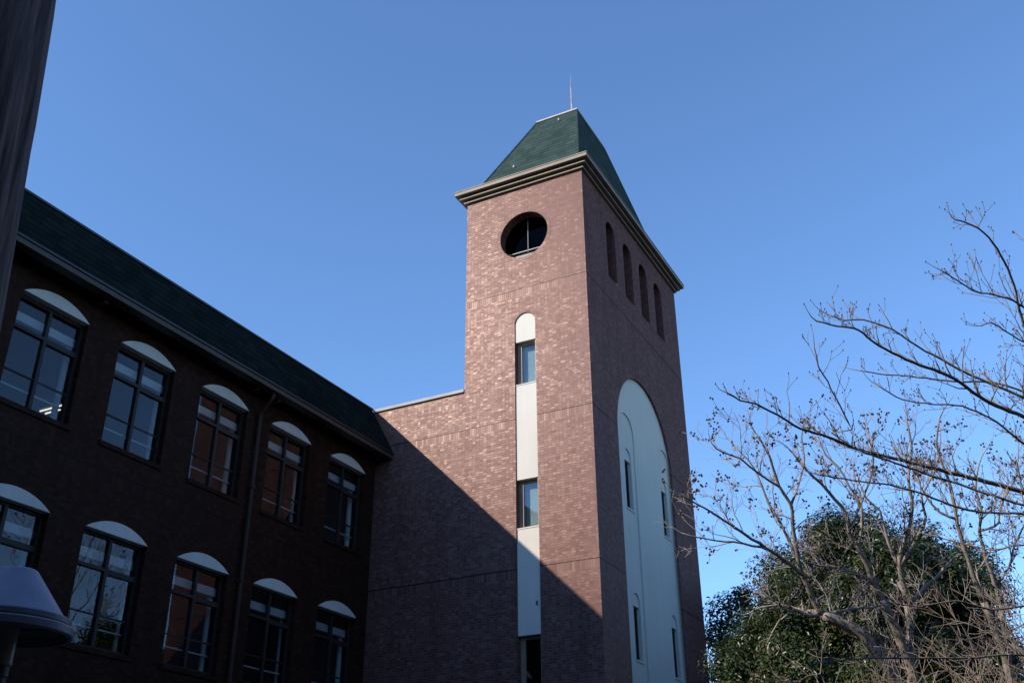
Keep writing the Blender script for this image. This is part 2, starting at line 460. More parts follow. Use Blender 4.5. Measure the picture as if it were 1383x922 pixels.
LIMBS = {
 'A': [
  (0.0219, 0.0062, [(0.49, 9.94, 5.64), (0.38, 9.44, 6.05), (0.37, 9.1, 6.3), (0.32, 8.79, 6.46), (0.23, 8.5, 6.55), (0.1, 8.24, 6.55), (0.03, 8.06, 6.48)]),
  (0.0147, 0.0047, [(0.47, 9.39, 6.12), (0.23, 8.91, 6.13), (0.06, 8.53, 6.02), (-0.05, 8.16, 5.96), (-0.15, 7.8, 5.89)]),
  (0.0318, 0.0058, [(0.63, 10.37, 5.25), (0.2, 9.83, 5.34), (-0.09, 9.4, 5.4), (-0.3, 8.98, 5.49), (-0.6, 8.54, 5.54), (-0.8, 8.16, 5.58), (-0.87, 7.88, 5.58), (-0.99, 7.59, 5.51), (-1.1, 7.32, 5.45)]),
  (0.0235, 0.0061, [(0.66, 10.31, 5.37), (0.24, 9.94, 5.57), (-0.16, 9.6, 5.75), (-0.37, 9.39, 5.87), (-0.53, 9.22, 5.96), (-0.7, 9.02, 6.09), (-0.92, 8.84, 6.16), (-1.07, 8.74, 6.14), (-1.19, 8.62, 6.18)]),
  (0.0356, 0.0056, [(0.54, 10.57, 4.61), (0.05, 10.04, 4.71), (-0.46, 9.51, 4.8), (-0.78, 9.11, 4.83), (-1.13, 8.69, 4.87), (-1.31, 8.36, 4.9), (-1.48, 8.06, 4.9), (-1.59, 7.77, 4.93), (-1.69, 7.49, 4.94), (-1.76, 7.27, 4.9), (-1.79, 7.05, 4.88)]),
  (0.0163, 0.0054, [(-1.14, 8.56, 4.83), (-1.13, 8.43, 4.96), (-1.15, 8.3, 5.05), (-1.18, 8.15, 5.16), (-1.2, 8.03, 5.25), (-1.23, 7.89, 5.34), (-1.22, 7.77, 5.44)]),
  (0.0216, 0.006, [(0.55, 11.16, 4.7), (0.0, 10.72, 4.71), (-0.33, 10.42, 4.69), (-0.56, 10.15, 4.7), (-0.77, 9.86, 4.76), (-1.04, 9.55, 4.81), (-1.32, 9.26, 4.81), (-1.58, 8.97, 4.82)]),
  (0.0183, 0.0055, [(0.5, 10.4, 5.51), (0.26, 10.12, 5.69), (0.01, 9.91, 5.76), (-0.3, 9.71, 5.76), (-0.66, 9.47, 5.79), (-0.9, 9.3, 5.8), (-1.07, 9.16, 5.81)]),
  (0.0172, 0.0052, [(0.15, 10.79, 3.25), (-0.27, 10.23, 3.33), (-0.62, 9.78, 3.27), (-0.98, 9.32, 3.22), (-1.32, 8.86, 3.18), (-1.62, 8.44, 3.11)]),
  (0.0176, 0.0057, [(0.2, 10.79, 3.74), (-0.18, 10.41, 3.78), (-0.44, 10.16, 3.73), (-0.7, 9.85, 3.77), (-0.99, 9.58, 3.7), (-1.19, 9.32, 3.71)]),
  (0.0149, 0.0052, [(0.63, 9.84, 5.71), (0.43, 9.55, 5.86), (0.34, 9.39, 5.87), (0.22, 9.2, 5.92), (0.12, 9.03, 5.95), (0.03, 8.92, 5.89)]),
  (0.0171, 0.0055, [(0.51, 10.8, 5.05), (0.15, 10.41, 5.29), (-0.04, 10.15, 5.46), (-0.29, 9.89, 5.57), (-0.53, 9.7, 5.57), (-0.77, 9.51, 5.59), (-0.95, 9.29, 5.69)]),
  (0.0185, 0.0059, [(0.32, 11.15, 4.29), (-0.06, 10.94, 4.47), (-0.35, 10.9, 4.45), (-0.66, 10.78, 4.55), (-0.91, 10.7, 4.64)]),
 ],
 'B1': [
  (0.1346, 0.0918, [(-2.31, 18.95, 4.07), (-2.46, 18.63, 4.49), (-2.57, 18.41, 4.76), (-2.71, 18.21, 4.99), (-2.84, 18.0, 5.22), (-3.14, 17.73, 5.41), (-3.33, 17.59, 5.49)]),
  (0.0673, 0.0143, [(-3.33, 17.59, 5.49), (-3.39, 17.37, 5.71), (-3.43, 17.14, 5.95), (-3.45, 16.92, 6.2), (-3.41, 16.71, 6.49), (-3.37, 16.47, 6.81), (-3.32, 16.31, 7.02), (-3.41, 16.06, 7.26), (-3.44, 15.81, 7.54), (-3.45, 15.62, 7.75), (-3.54, 15.38, 7.96)]),
  (0.0462, 0.0104, [(-3.41, 17.11, 6.01), (-3.62, 16.69, 6.22), (-3.81, 16.32, 6.36), (-4.05, 15.91, 6.53), (-4.35, 15.43, 6.75), (-4.52, 15.09, 6.85), (-4.67, 14.78, 6.93)]),
  (0.0311, 0.0092, [(-3.77, 16.35, 6.34), (-4.09, 16.0, 6.39), (-4.46, 15.65, 6.41), (-4.87, 15.25, 6.47)]),
  (0.0365, 0.0113, [(-3.46, 16.97, 6.21), (-3.57, 16.75, 6.7), (-3.72, 16.53, 7.15), (-3.8, 16.37, 7.57), (-3.91, 16.26, 7.87), (-4.11, 16.13, 8.14)]),
  (0.0514, 0.0191, [(-3.33, 17.59, 5.49), (-3.54, 17.36, 5.48), (-3.72, 17.09, 5.56), (-3.89, 16.88, 5.57), (-4.09, 16.68, 5.51)]),
  (0.029, 0.012, [(-3.69, 17.12, 5.54), (-3.87, 17.06, 5.38), (-3.94, 17.0, 5.32)]),
  (0.0416, 0.0202, [(-3.31, 17.61, 5.47), (-2.99, 18.0, 5.62), (-2.51, 18.5, 5.73)]),
  (0.0265, 0.0099, [(-3.32, 16.31, 7.02), (-3.14, 16.35, 7.38), (-3.02, 16.35, 7.75), (-3.0, 16.3, 8.12), (-2.87, 16.33, 8.44)]),
  (0.0239, 0.0093, [(-3.4, 16.01, 7.24), (-3.63, 15.68, 7.38), (-3.82, 15.35, 7.56), (-4.03, 15.08, 7.63), (-4.11, 14.87, 7.69)]),
 ],
 'B2': [
  (0.0961, 0.0833, [(-2.37, 19.87, 4.19), (-2.31, 19.53, 4.81), (-2.36, 19.31, 5.14), (-2.42, 19.04, 5.54), (-2.53, 18.77, 5.91)]),
  (0.0807, 0.0149, [(-2.53, 18.77, 5.91), (-2.57, 18.51, 6.16), (-2.59, 18.27, 6.42), (-2.66, 18.0, 6.68), (-2.71, 17.78, 6.85), (-2.68, 17.56, 7.11), (-2.77, 17.32, 7.3), (-2.92, 17.02, 7.53), (-3.06, 16.76, 7.7), (-3.21, 16.45, 7.95)]),
  (0.0378, 0.0116, [(-2.69, 17.73, 6.88), (-2.51, 17.73, 7.18), (-2.46, 17.76, 7.32), (-2.56, 17.62, 7.61), (-2.66, 17.47, 7.92), (-2.83, 17.34, 8.14), (-2.88, 17.22, 8.43)]),
  (0.0433, 0.0148, [(-2.56, 18.51, 6.12), (-2.71, 18.17, 6.23), (-2.9, 17.86, 6.27), (-3.32, 17.43, 6.3), (-3.42, 17.17, 6.33)]),
  (0.0331, 0.0117, [(-2.66, 18.11, 6.69), (-2.52, 18.05, 7.04), (-2.46, 17.96, 7.38), (-2.25, 17.93, 7.74), (-2.11, 17.86, 8.1), (-2.11, 17.69, 8.52)]),
  (0.0705, 0.0599, [(-2.53, 19.79, 4.19), (-2.31, 19.58, 4.88), (-2.27, 19.5, 5.22), (-2.19, 19.42, 5.59), (-2.16, 19.33, 5.93)]),
  (0.0622, 0.0156, [(-2.15, 19.22, 5.91), (-2.14, 19.01, 6.27), (-2.13, 18.9, 6.47), (-2.03, 18.79, 6.74), (-1.85, 18.71, 7.03), (-1.71, 18.59, 7.35), (-1.67, 18.42, 7.67), (-1.62, 18.28, 7.95), (-1.47, 18.13, 8.35), (-1.46, 17.93, 8.69)]),
  (0.0415, 0.0119, [(-2.13, 18.91, 6.45), (-2.2, 18.79, 6.73), (-2.23, 18.67, 7.02), (-2.25, 18.53, 7.38), (-2.42, 18.38, 7.61), (-2.48, 18.26, 7.88)]),
  (0.0441, 0.0115, [(-2.12, 18.91, 6.47), (-1.94, 18.83, 6.65), (-1.7, 18.73, 6.92), (-1.52, 18.6, 7.18), (-1.5, 18.37, 7.48), (-1.22, 18.26, 7.8), (-1.01, 18.05, 8.23)]),
  (0.0518, 0.0211, [(-2.15, 19.24, 5.88), (-1.84, 19.34, 6.13), (-1.55, 19.44, 6.38), (-1.39, 19.51, 6.56), (-1.11, 19.63, 6.76)]),
 ],
 'B4': [
  (0.0857, 0.0612, [(-0.83, 19.72, 4.06), (-0.79, 19.34, 4.75), (-0.84, 18.97, 5.32), (-0.91, 18.73, 5.66)]),
  (0.0612, 0.0145, [(-0.91, 18.73, 5.66), (-0.95, 18.52, 5.92), (-0.98, 18.26, 6.29), (-1.0, 18.02, 6.62), (-1.0, 17.82, 6.92), (-0.97, 17.61, 7.24), (-0.99, 17.39, 7.54), (-1.02, 17.13, 7.9), (-0.87, 16.96, 8.27)]),
  (0.0316, 0.0098, [(-1.01, 17.85, 6.85), (-1.22, 17.72, 6.95), (-1.37, 17.54, 7.2), (-1.43, 17.42, 7.43)]),
  (0.0612, 0.0424, [(-0.87, 19.7, 4.06), (-0.76, 19.48, 4.85), (-0.68, 19.21, 5.7)]),
  (0.0448, 0.0151, [(-0.68, 19.21, 5.7), (-0.69, 19.06, 6.01), (-0.73, 18.86, 6.4), (-0.72, 18.64, 6.84), (-0.62, 18.57, 7.13), (-0.63, 18.4, 7.47), (-0.49, 18.28, 7.87)]),
  (0.0301, 0.0111, [(-0.71, 18.65, 6.83), (-0.58, 18.66, 6.85), (-0.4, 18.65, 6.92), (-0.3, 18.5, 7.19), (-0.02, 18.41, 7.5), (0.12, 18.24, 7.82)]),
  (0.0301, 0.0111, [(-0.68, 19.15, 6.01), (-0.42, 19.07, 6.27), (-0.22, 18.89, 6.64), (0.06, 18.79, 6.96), (0.31, 18.54, 7.49)]),
 ],
}
# ------------------------------------------------------------------ ground
g = MB(); g.box(-600, 600, -600, 600, -1.0, 0.0)
tag(g.build("ground", M['ground']), kind='structure')
g = MB(); g.box(-15.9, -9.0, -5.9, 22.4, 0.001, 0.06)
tag(g.build("pavement", M['paving']), kind='structure')

# ------------------------------------------------------------------ brick tower
TL, TR, D, W = -13.08, -9.26, 22.5, 8.008
YB = D + W; ZB = 20.03; CX = (TL + TR) / 2
SX0, SX1 = -11.495, -10.855                     # strip of white panels and windows
tower = empty("brick_tower", (CX, D + W/2, 0),
   "tall brick tower with a green hipped roof, round opening and white arched side panel", "tower")
def belfry(c): return arch(c - 0.36, c + 0.36, 17.32, 19.0)
BEL = [24.56, 25.92, 27.28, 28.64]
w = MB()
w.plate([(TL, 0), (TR, 0), (TR, ZB), (TL, ZB)],
        [circle(CX, 18.35, 0.77), arch(SX0, SX1, 2.4, 15.42)], FRONT(D), 0, 0.32)
AY0, AY1 = 24.235, 28.565
w.plate([(D + 0.32, 0), (YB, 0), (YB, ZB), (D + 0.32, ZB)],
        [arch(AY0, AY1, 1.2, 12.55, 40)] + [belfry(c) for c in BEL], SIDE(TR), 0, 0.072)
w.box(TL, TL + 0.3, D + 0.32, YB, 0, ZB)
w.box(TL + 0.3, TR - 0.075, YB - 0.3, YB, 0, ZB)
w.plate([(D + 0.33, 15.0), (YB - 0.31, 15.0), (YB - 0.31, ZB), (D + 0.33, ZB)], [belfry(c) for c in BEL], SIDE(TR - 0.074), 0, 0.2)
wall = w.build("wall", M['brick'], tower)
# inside of the belfry and the shaft
i_ = MB()
i_.box(TL + 0.31, TR - 0.7, D + 0.7, YB - 0.31, 17.02, 17.12)
i_.box(TL + 0.31, TR - 0.3, D + 0.33, YB - 0.31, 19.93, 20.02)
i_.box(TR - 1.6, TR - 1.5, D + 0.7, YB - 0.31, 17.13, 19.92)
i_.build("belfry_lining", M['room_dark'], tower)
# radial brick surround of the round opening and of the strip's head
def voussoirs(mb, cu, cv, r0, r1, a0, a1, n):
    for q in range(n):
        s = a0 + (a1 - a0) * (q + 0.08) / n; e = a0 + (a1 - a0) * (q + 0.92) / n
        mb.prism([(cu + r0*math.cos(s), cv + r0*math.sin(s)), (cu + r1*math.cos(s), cv + r1*math.sin(s)),
                  (cu + r1*math.cos(e), cv + r1*math.sin(e)), (cu + r0*math.cos(e), cv + r0*math.sin(e))],
                 FRONT(D - 0.004), 0, 0.02)
s = MB(); voussoirs(s, CX, 18.35, 0.775, 0.885, 0, 2*math.pi, 76)
s.build("round_surround", M['brick'], tower)
s = MB(); voussoirs(s, (SX0+SX1)/2, 15.42, 0.326, 0.43, 0, math.pi, 18)
s.build("arch_surround", M['brick'], tower)
# round window: deep set frame with one mullion, a sunlit ledge bar and a grey lower panel
rw = MB()
rw.tube([(-11.24, D + 0.43, 17.35), (-11.24, D + 0.43, 19.15)], [0.015, 0.015], 8)
fr = rw.build("window", M['cap'], tower)
b = MB(); b.box(TL + 0.9, TR - 0.9, D + 0.325, D + 0.37, 17.992, 18.012); b.build("ledge_bar", M['stucco'], fr)
b = MB(); b.box(TL + 0.9, TR - 0.9, D + 0.40, D + 0.415, 17.2, 17.985); b.build("lower_panel", M['dark_metal'], fr)
b = MB(); b.box(TL + 0.9, TR - 0.9, D + 0.455, D + 0.465, 17.3, 19.4); b.build("pane", M['glass_round'], fr)

# white panels between the strip windows
ZW = [(13.57, 14.865), (9.555, 10.845), (5.56, 6.88)]
r_ = (SX1 - SX0) / 2
for z0, z1, top in [(14.865, 15.42, True), (10.845, 13.57, False), (6.88, 9.555, False), (2.4, 5.56, False)]:
    a, c = SX0 + 0.006, SX1 - 0.006
    p = MB()
    if top:
        ra = (c - a) / 2
        poly = [(a, z0), (c, z0)] + [((a+c)/2 + ra*math.cos(math.pi*q/24), 15.42 + ra*math.sin(math.pi*q/24)) for q in range(25)]
        p.prism(poly, FRONT(D + 0.035), 0, 0.25)
    else:
        p.prism([(a, z0), (c, z0), (c, z1 - 0.03), (a, z1 - 0.03)], FRONT(D + 0.035), 0, 0.25)
        p.box(a, c, D + 0.022, D + 0.285, z1 - 0.03, z1)
    p.build("white_panel", M['stucco'], tower)
p = MB(); p.box(-10.975, -10.94, D + 0.005, D + 0.034, 7.58, 7.67); p.build("wall_fitting", M['dark_metal'], tower)
for z0, z1 in ZW:
    f = MB(); yf = D + 0.17
    a, c = SX0 + 0.003, SX1 - 0.003
    f.box(a, a + 0.13, yf, yf + 0.08, z0, z1); f.box(c - 0.045, c, yf - 0.1, yf + 0.08, z0, z1)
    f.box(a + 0.13, c - 0.045, yf, yf + 0.08, z0, z0 + 0.06); f.box(a + 0.13, c - 0.045, yf, yf + 0.08, z1 - 0.07, z1)
    fr = f.build("window", M['bronze_light'], tower)
    q = MB(); q.box(a + 0.13, c - 0.045, yf + 0.03, yf + 0.036, z0 + 0.06, z1 - 0.07); q.build("pane", M['glass_tower'], fr)
    if z0 > 7:
        q = MB(); q.box(a, c, D + 0.33, D + 0.34, z0, z1); q.build("blind", M['blind_grey'], fr)

# white stucco side panel with shallow arched niches and four small windows
pn = MB()
X0 = TR - 0.075
OUT = [(AY0 - 0.1, 1.1), (AY1 + 0.1, 1.1), (AY1 + 0.1, 14.85), (AY0 - 0.1, 14.85)]
N1 = [(24.515, 25.62), (27.58, 28.69)]
pn.plate(OUT, [arch(a, min(b, 28.6), 1.3, 13.26 - (b - a)/2) for a, b in N1], SIDE(X0), 0, 0.032)
N2 = []
for c in (25.12, 28.02):
    for z0, z1 in [(10.49, 11.89), (6.53, 7.89)]:
        N2.append((c - 0.25, c + 0.25, z0, z1))
pn.plate(OUT, [arch(a, b, z0, z1 + 0.10) for a, b, z0, z1 in N2], SIDE(X0 - 0.034), 0, 0.03)
pn.plate(OUT, [[(a + 0.015, z0), (b - 0.015, z0), (b - 0.015, z1), (a + 0.015, z1)] for a, b, z0, z1 in N2], SIDE(X0 - 0.066), 0, 0.2)
panel = pn.build("side_panel", M['stucco_side'], tower)
for a, b, z0, z1 in N2:
    f = MB(); x = X0 - 0.13
    f.box(x - 0.05, x, a + 0.022, a + 0.07, z0, z1); f.box(x - 0.05, x, b - 0.07, b - 0.022, z0, z1)
    f.box(x - 0.05, x, a + 0.07, b - 0.07, z0, z0 + 0.05); f.box(x - 0.05, x, a + 0.07, b - 0.07, z1 - 0.05, z1)
    fr = f.build("window", M['bronze'], tower)
    q = MB(); q.box(x - 0.03, x - 0.024, a + 0.07, b - 0.07, z0 + 0.05, z1 - 0.05); q.build("pane", M['glass_tower'], fr)
    q = MB(); q.box(X0 - 0.05, X0 - 0.012, a - 0.03, b + 0.03, z0 - 0.05, z0 - 0.004); q.build("sill", M['stucco_side'], fr)

# stepped cornice
c = MB()
for o, z0, z1 in [(0.085, 20.03, 20.066), (0.012, 20.066, 20.137), (0.185, 20.137, 20.172), (0.085, 20.172, 20.247), (0.295, 20.247, 20.355)]:
    c.box(TL - o, TR + o, D - o, YB + o, z0, z1)
c.box(TL - 0.31, TR + 0.31, D - 0.31, YB + 0.31, 20.357, 20.385)
c.build("cornice", M['cornice'], tower)
# truncated hipped roof
zt, za, a = 24.734, 20.387, 0.748
o = -0.117
y1, y2 = 25.165, 27.511
r = MB()
r.add([(TL-o, D-o, za), (TR+o, D-o, za), (TR+o, YB+o, za), (TL-o, YB+o, za), (CX-a, y1, zt), (CX+a, y1, zt), (CX+a, y2, zt), (CX-a, y2, zt)],
      [(0,3,2,1), (4,5,6,7), (0,1,5,4), (1,2,6,5), (2,3,7,6), (3,0,4,7)])
roof = r.build("roof", M['slate'], tower)
c = MB(); c.box(CX - a - 0.02, CX + a + 0.02, y1 - 0.03, y2 + 0.03, zt + 0.002, zt + 0.06); c.build("roof_cap", M['cap'], roof, bevel=0.005)
for p0, p1 in [((TR+o, D-o), (CX+a, y1)), ((TL-o, D-o), (CX-a, y1)), ((TR+o, YB+o), (CX+a, y2)), ((TL-o, YB+o), (CX-a, y2))]:
    h = MB(); h.tube([(p0[0], p0[1], za), (p1[0], p1[1], zt)], [0.035, 0.035], 6); h.build("hip_flashing", M['slate'], roof)
for x, z in [(-11.85, 21.5), (-10.95, 24.2)]:
    yy = D - o + (z - za) / (zt - za) * (y1 - D + o)
    sg = MB(); sg.box(x - 0.02, x + 0.02, yy - 0.06, yy + 0.02, z, z + 0.09); sg.build("snow_guard", M['coping'], roof)
t = MB()
t.tube([(-10.66, 25.3, zt + 0.06), (-10.66, 25.3, zt + 1.2)], [0.028, 0.022], 8)
t.tube([(-10.66, 25.3, zt + 1.2), (-10.66, 25.3, zt + 1.72)], [0.016, 0.004], 8)
t.tube([(-10.66, 25.3, zt + 0.06), (-10.66, 25.3, zt + 0.14)], [0.06, 0.05], 8)
t.build("lightning_rod", M['rod'], tower)

# ------------------------------------------------------------------ brick building between the wing and the tower
PZ = 13.70
lk = empty("brick_building", (-19, D + 4, 0), "flat roofed brick building wall joining the tower to the dark wing", "building")
k_ = MB(); k_.box(-30, TL - 0.012, D + 0.025, D + 7.6, 0, PZ); k_.build("wall", M['brick'], lk)
k_ = MB(); k_.box(-30, TL - 0.012, D - 0.03, D + 7.65, PZ + 0.002, PZ + 0.095); k_.build("coping", M['coping'], lk, bevel=0.006)

# ------------------------------------------------------------------ brick wing with arched windows
XW, XE, XP = -15.956, -15.354, -16.177
EZ, RZ = 12.316, 13.793
wing = empty("brick_wing", (-20, 8, 0), "long shaded brick wing with arched windows and a steep slate roof", "building")
Y0W = -6.0; PITCH = 2.4325; WW = 1.59; RISE = 0.27
cols_ = [13.135 + PITCH * i for i in range(-4, 4)]          # left edge (near side) of every window
rows_ = [(9.44, 11.63), (5.53, 7.685)]
def wing_hole(y, z0, z1): return [(y, z0), (y + WW, z0)] + seg_arc(y, y + WW, z1, RISE)
w = MB()
w.plate([(Y0W + 0.3, 0), (D + 0.02, 0), (D + 0.02, 12.3), (Y0W + 0.3, 12.3)],
        [wing_hole(y, z0, z1) for y in cols_ for z0, z1 in rows_], SIDE(XW), 0, 0.28)
w.box(-30, -29.7, Y0W + 0.3, D + 0.02, 0, 12.3)
w.box(-30, 9, Y0W, Y0W + 0.3, 0, 12.3)  # from here on: unseen rear range, added to shade the near court
w.box(-30, 9, Y0W - 10.3, Y0W - 10, 0, 12.3)
w.box(8.7, 9, Y0W - 10, Y0W, 0, 12.3)
w.box(-30, -29.7, Y0W - 10, Y0W, 0, 12.3)
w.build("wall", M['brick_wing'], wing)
r = MB()
prof = [(XE, EZ), (XP, RZ), (-29, RZ), (-30, EZ), (-29.9, EZ - 0.02), (XE - 0.05, EZ - 0.02)]
r.prism(prof, lambda u, v, ww: (u, ww, v), Y0W + 0.64, D + 0.02)
prof2 = [(0.6, EZ), (-0.25, RZ), (-9.75, RZ), (-10.6, EZ)]  # roof of the added rear range that casts shade
r.prism(prof2, lambda u, v, ww: (ww, Y0W + u, v), -30.4, 9.4)
roof = r.build("roof", M['slate_shaded'], wing)
c = MB(); c.box(XP - 0.12, XP + 0.035, Y0W + 0.7, D + 0.02, RZ + 0.002, RZ + 0.055); c.build("ridge_cap", M['dark_metal'], roof)
gt = MB()
gt.box(XE - 0.27, XE - 0.02, Y0W + 0.7, D + 0.02, EZ - 0.17, EZ - 0.055)
gt.build("gutter", M['gutter'], roof, bevel=0.008)
gt = MB(); gt.box(XE - 0.06, XE + 0.01, Y0W + 0.7, D + 0.02, EZ - 0.052, EZ - 0.005); gt.build("eaves_trim", M['dark_metal'], roof)
for yb in (7.4, 12.35, 17.05, 17.85, 22.2):
    b = MB(); b.box(XW + 0.003, XE - 0.275, yb - 0.06, yb + 0.06, EZ - 0.22, EZ - 0.06); b.build("eaves_bracket", M['gutter'], roof, bevel=0.01)
dp = MB()
dp.tube([(XE - 0.14, 17.47, EZ - 0.17), (XE - 0.16, 17.47, EZ - 0.3), (XW + 0.1, 17.5, EZ - 0.62), (XW + 0.09, 17.5, EZ - 0.8), (XW + 0.09, 17.5, 0.1)], [0.05]*5, 10)
for z in (3.2, 5.4, 7.6, 9.8): dp.box(XW + 0.002, XW + 0.15, 17.435, 17.565, z, z + 0.045)
dp.build("downpipe", M['pipe'], wing)

# unseen building added past the right edge to cut sky light on +X walls
eb = empty("brick_building", (16, 14, 0), "unseen long brick building added right of the court to cut the sky light", "building")
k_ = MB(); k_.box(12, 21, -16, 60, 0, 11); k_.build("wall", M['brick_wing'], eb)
k_ = MB(); k_.prism([(11.6, 11), (13, 12.6), (20, 12.6), (21.4, 11)], lambda u, v, ww: (u, ww, v), -16.4, 60.4); k_.build("roof", M['slate_shaded'], eb)

# rooms behind the windows
rm = MB()
for z0, z1 in [(8.4, 11.92), (4.5, 7.98)]:
    rm.box(XW - 7.2, XW - 0.3, 0.5, D, z0 - 0.2, z0)          # floor
    rm.box(XW - 7.2, XW - 0.3, 0.5, D, z1, z1 + 0.2)          # ceiling
    rm.box(XW - 7.2, XW - 7.0, 0.5, D, z0, z1)
    for y in (0.5, 10.05, 17.3, D - 0.3): rm.box(XW - 7.0, XW - 0.3, y, y + 0.15, z0, z1)
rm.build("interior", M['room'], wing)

# windows: one of each part is built, every further window is a copy with its parts
def make_window(z0, z1):
    """window with its lower near corner at the origin of its frame"""
    y = 0.0; x = XW - 0.13
    f = MB(); H = z1 - z0; t = 0.055
    zt_ = z1 - 0.30 * H; zl = z0 + 0.30 * H; ym = WW * 0.5
    f.box(x - 0.09, x, 0.003, t, z0, z1); f.box(x - 0.09, x, WW - t, WW - 0.003, z0, z1)
    f.box(x - 0.09, x, t, WW - t, z0, z0 + 0.06); f.box(x - 0.09, x, t, WW - t, z1 - 0.06, z1)
    f.box(x - 0.075, x + 0.01, ym - 0.035, ym + 0.035, z0 + 0.06, z1 - 0.06)
    f.box(x - 0.075, x + 0.008, t, ym - 0.035, zt_ - 0.035, zt_ + 0.03)
    f.box(x - 0.085, x + 0.004, ym + 0.035, WW - t, zt_ - 0.075, zt_ + 0.03)
    f.box(x - 0.06, x - 0.02, t, ym - 0.035, zl - 0.012, zl + 0.012)
    f.box(x - 0.07, x - 0.03, ym + 0.035, WW - t, zl - 0.016, zl + 0.016)
    win = f.build("window", M['bronze'], None)
    g1 = MB(); g1.box(x - 0.046, x - 0.042, t, WW - t, z0 + 0.06, z1 - 0.06); g1.build("pane", M['glass'], win)
    l1 = MB(); l1.prism([(0.004, z1 + 0.006), (WW - 0.004, z1 + 0.006)] + seg_arc(0.004, WW - 0.004, z1 + 0.006, RISE - 0.01), SIDE(XW + 0.035), 0, 0.24)
    l1.build("lintel", M['lintel'], win)
    s1 = MB(); s1.box(XW - 0.12, XW + 0.035, -0.06, WW + 0.06, z0 - 0.1, z0 - 0.003); s1.build("sill", M['brick_wing'], win)
    b1 = MB(); b1.box(x - 0.24, x - 0.14, 0.01, WW - 0.01, z1 - 0.46, z1 - 0.28); b1.build("blind_box", M['blind'], win)
    r1 = MB(); r1.tube([(x - 0.16, 0.0, z0 + 0.42), (x - 0.16, WW, z0 + 0.42)], [0.02, 0.02], 8); r1.build("guard_rail", M['blind'], win)
    return win
def make_curtain(win, z0, z1, wd, mat='curtain'):
    cu = MB(); n = 14; x = XW - 0.36
    pts = [(x + 0.03 * math.sin(q * 1.9), WW - 0.02 - wd * q / n) for q in range(n + 1)]
    poly = [(px, py) for px, py in pts] + [(px - 0.01, py) for px, py in reversed(pts)]
    cu.prism(poly, lambda u, v, ww: (u, v, ww), z0 - 0.4, z1 - 0.3)
    return cu.build("curtain", M[mat], win)
CW = {0: [0.1, 0.1, 0.16, 0.2, 0.14, 0.22, 0.1, 0.3], 1: [0.1, 0.1, 0.2, 0.15, 0.12, 0.2, 0.05, 0.26]}
for ri, (z0, z1) in enumerate(rows_):
    proto = make_window(z0, z1)
    for ci, y in enumerate(cols_):
        wn_ = proto if ci == 0 else None
        if wn_ is None:
            wn_ = proto.copy(); COL.objects.link(wn_)
            for ch in proto_parts:
                d = ch.copy(); COL.objects.link(d); d.parent = wn_
        else:
            proto_parts = list(proto.children)
        wn_.parent = wing
        wn_.location = (-wing.location.x, y - wing.location.y, -wing.location.z)
    ws = [o for o in wing.children if o.name.startswith("window")][ri*len(cols_):]
    for ci, wn_ in enumerate(ws):
        cu = make_curtain(None, z0, z1, CW[ri][ci] * 0.62)
        cu.parent = wn_

# ceiling lights seen through the windows
def ceiling_light(x, y, z, label):
    t = empty("ceiling_light", (x, y, z), label, "lamp")
    h = MB(); h.box(x - 0.4, x + 0.4, y - 0.15, y + 0.15, z - 0.05, z - 0.002); h.build("housing", M['room'], t)
    for s in (-0.08, 0.08):
        q = MB(); q.tube([(x - 0.38, y + s, z - 0.075), (x + 0.38, y + s, z - 0.075)], [0.018, 0.018], 8); q.build("tube", M['tube'], t)
    return t
ceiling_light(-20.35, 15.2, 11.92, "lit twin tube ceiling light seen through the largest upper window")

# ------------------------------------------------------------------ garden lamp close to the camera
LC = (-4.006, 2.992, 0)
lamp = empty("garden_lamp", LC, "blue grey conical garden lamp in front of the dark wing", "lamp")
m = MB(); m.lathe([(0.0, 2.84), (0.078, 2.84), (0.086, 2.834), (0.236, 2.635), (0.229, 2.632), (0.08, 2.826), (0.0, 2.828)], LC, 96); m.build("shade", M['lamp'], lamp)
m = MB(); m.lathe([(0.229, 2.634), (0.256, 2.632), (0.261, 2.626), (0.261, 2.606), (0.257, 2.603), (0.257, 2.599), (0.271, 2.597), (0.276, 2.59), (0.276, 2.562), (0.271, 2.556), (0.256, 2.556), (0.252, 2.60), (0.225, 2.625)], LC, 96); m.build("rim", M['lamp_rim'], lamp)
m = MB(); m.lathe([(0.0, 2.43), (0.054, 2.43), (0.057, 2.436), (0.057, 2.82)], LC, 40); m.build("tube", M['opal'], lamp)
m = MB(); m.lathe([(0.09, 0.0), (0.09, 0.12), (0.058, 0.16), (0.045, 2.38), (0.05, 2.385), (0.05, 2.428), (0.0, 2.428)], LC, 24); m.build("post", M['dark_post'], lamp)

# ------------------------------------------------------------------ trees
def smooth_path(pts, step):
    P = [Vector(p) for p in pts]
    P = [P[0]*2 - P[1]] + P + [P[-1]*2 - P[-2]]
    out = []
    for i in range(1, len(P) - 2):
        a, b, c, d = P[i-1], P[i], P[i+1], P[i+2]
        n = max(2, int((c - b).length / step))
        for q in range(n):
            t = q / n
            out.append(0.5*((2*b) + (c-a)*t + (2*a-5*b+4*c-d)*t*t + (3*b-a-3*c+d)*t**3))
    out.append(P[-2])
    return out

def rnd_unit(R):
    while True:
        v = Vector((R.uniform(-1,1), R.uniform(-1,1), R.uniform(-1,1)))
        if 0.05 < v.length < 1: return v.normalized()

